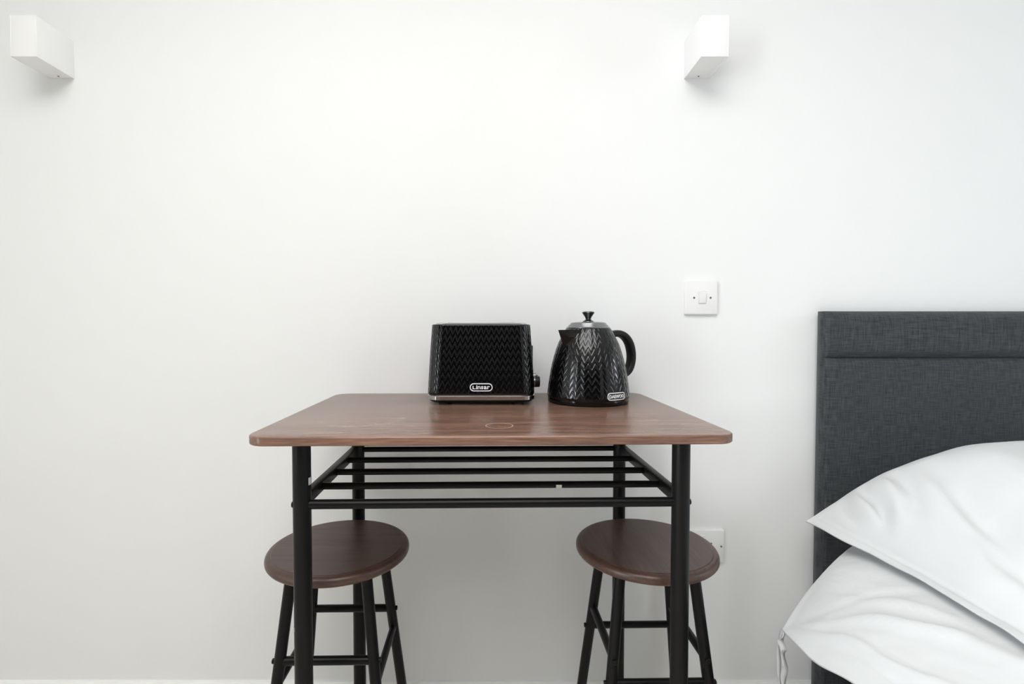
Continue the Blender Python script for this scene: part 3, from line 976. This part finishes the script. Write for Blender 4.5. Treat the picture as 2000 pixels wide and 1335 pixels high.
    bg = mesh_obj('badge', v, f, 'gloss_black', t); bg['label'] = 'black badge with silver rim and lettering'
    strip_solid('badge_rim', o_, i_, 0.0, 0.0020, 'badge_silver', bg)
    vv, ff, wd = text_mesh('DAEWOO', 0.0098, 0.0004, 0.00022, 1.0, 1.0)
    sx = 0.0415 / wd
    mesh_obj('lettering', [place(p[0] * sx - 0.02075, p[1] - 0.0035, 0.0014 + p[2]) for p in vv], ff, 'badge_silver', bg)
kettle()

# ------------------------------------------------------------------ wall fittings
def sconce(x0, x1, label):
    z0, z1, dp = 1.679, 1.776, 0.108
    t = thing('wall_light', label, 'wall light', ((x0 + x1) / 2, WALL_Y, z0), 0, 'white box wall lights')
    w = (x1 - x0) / 2; h = z1 - z0; k = 0.003
    # housing as a square tube: two cheeks, face and back plate
    box('cheek', (-w, -dp, 0), (-w + k, 0, h), 'lamp_white', t, 0.0008)
    box('cheek', (w - k, -dp, 0), (w, 0, h), 'lamp_white', t, 0.0008)
    box('face', (-w + k, -dp, 0), (w - k, -dp + k, h), 'lamp_white', t, 0.0008)
    box('back_plate', (-w + k, -k, 0), (w - k, 0, h), 'lamp_white', t)
    lo = box('lower_plate', (-w + k, -dp + k, 0.0012), (w - k, -k, 0.004), 'lamp_white', t)
    box('upper_plate', (-w + k, -dp + k, h - 0.004), (w - k, -k, h - 0.0012), 'lamp_white', t)
    rod('screw', (0, -0.012, 0.0003), (0, -0.012, 0.002), 0.0022, 'grey_screw', lo, 14)
sconce(-1.1535, -1.0895, 'white box wall light at the far left of the wall')
sconce(0.4990, 0.5650, 'white box wall light above the light switch')

sw = thing('light_switch', 'white square light switch with a single rocker between kettle and headboard', 'light switch', (0.5478, WALL_Y, 1.1095))
def plate(w, h, parent):
    bm = bmesh.new()
    L_ = [(rrect(w, h, 0.004), 0.0), (rrect(w, h, 0.004), 0.006), (rrect(w - 0.002, h - 0.002, 0.004), 0.0082), (rrect(w - 0.006, h - 0.006, 0.003), 0.0092)]
    o = slab('plate', L_, 'white_plastic', parent, 50)
    o.rotation_euler = (PI / 2, 0, 0)
    return o
plate(0.0865, 0.0885, sw)
rk = box('rocker', (-0.0075, -0.0125, -0.0145), (0.0115, -0.006, 0.0155), 'white_plastic', sw, 0.0015)
rk.rotation_euler = (math.radians(3), 0, 0)
box('rocker_slot', (-0.0087, -0.0094, -0.0157), (0.0127, -0.0088, 0.0167), 'slot_grey', sw)
for x in (-0.0195, 0.0235):
    rod('screw', (x, -0.0085, 0), (x, -0.0098, 0), 0.0026, 'grey_screw', sw, 16)

so = thing('power_socket', 'white double power socket on the wall behind a stool', 'socket', (0.5430, WALL_Y, 0.4505))
plate(0.148, 0.089, so)
for x in (-0.0645, 0.0645):
    rod('screw', (x, -0.0085, 0), (x, -0.0098, 0), 0.0026, 'grey_screw', so, 16)
for sx in (-1, 1):
    box('rocker', (sx * 0.014 - 0.006, -0.0125, 0.013), (sx * 0.014 + 0.006, -0.008, 0.031), 'white_plastic', so, 0.0012)
    for (hx, hz, w_, h_) in ((0, 0.006, 0.004, 0.008), (-0.011, -0.016, 0.0065, 0.004), (0.011, -0.016, 0.0065, 0.004)):
        box('pin_hole', (sx * 0.038 + hx - w_ / 2, -0.0095, hz - h_ / 2), (sx * 0.038 + hx + w_ / 2, -0.0085, hz + h_ / 2), 'slot_dark', so)
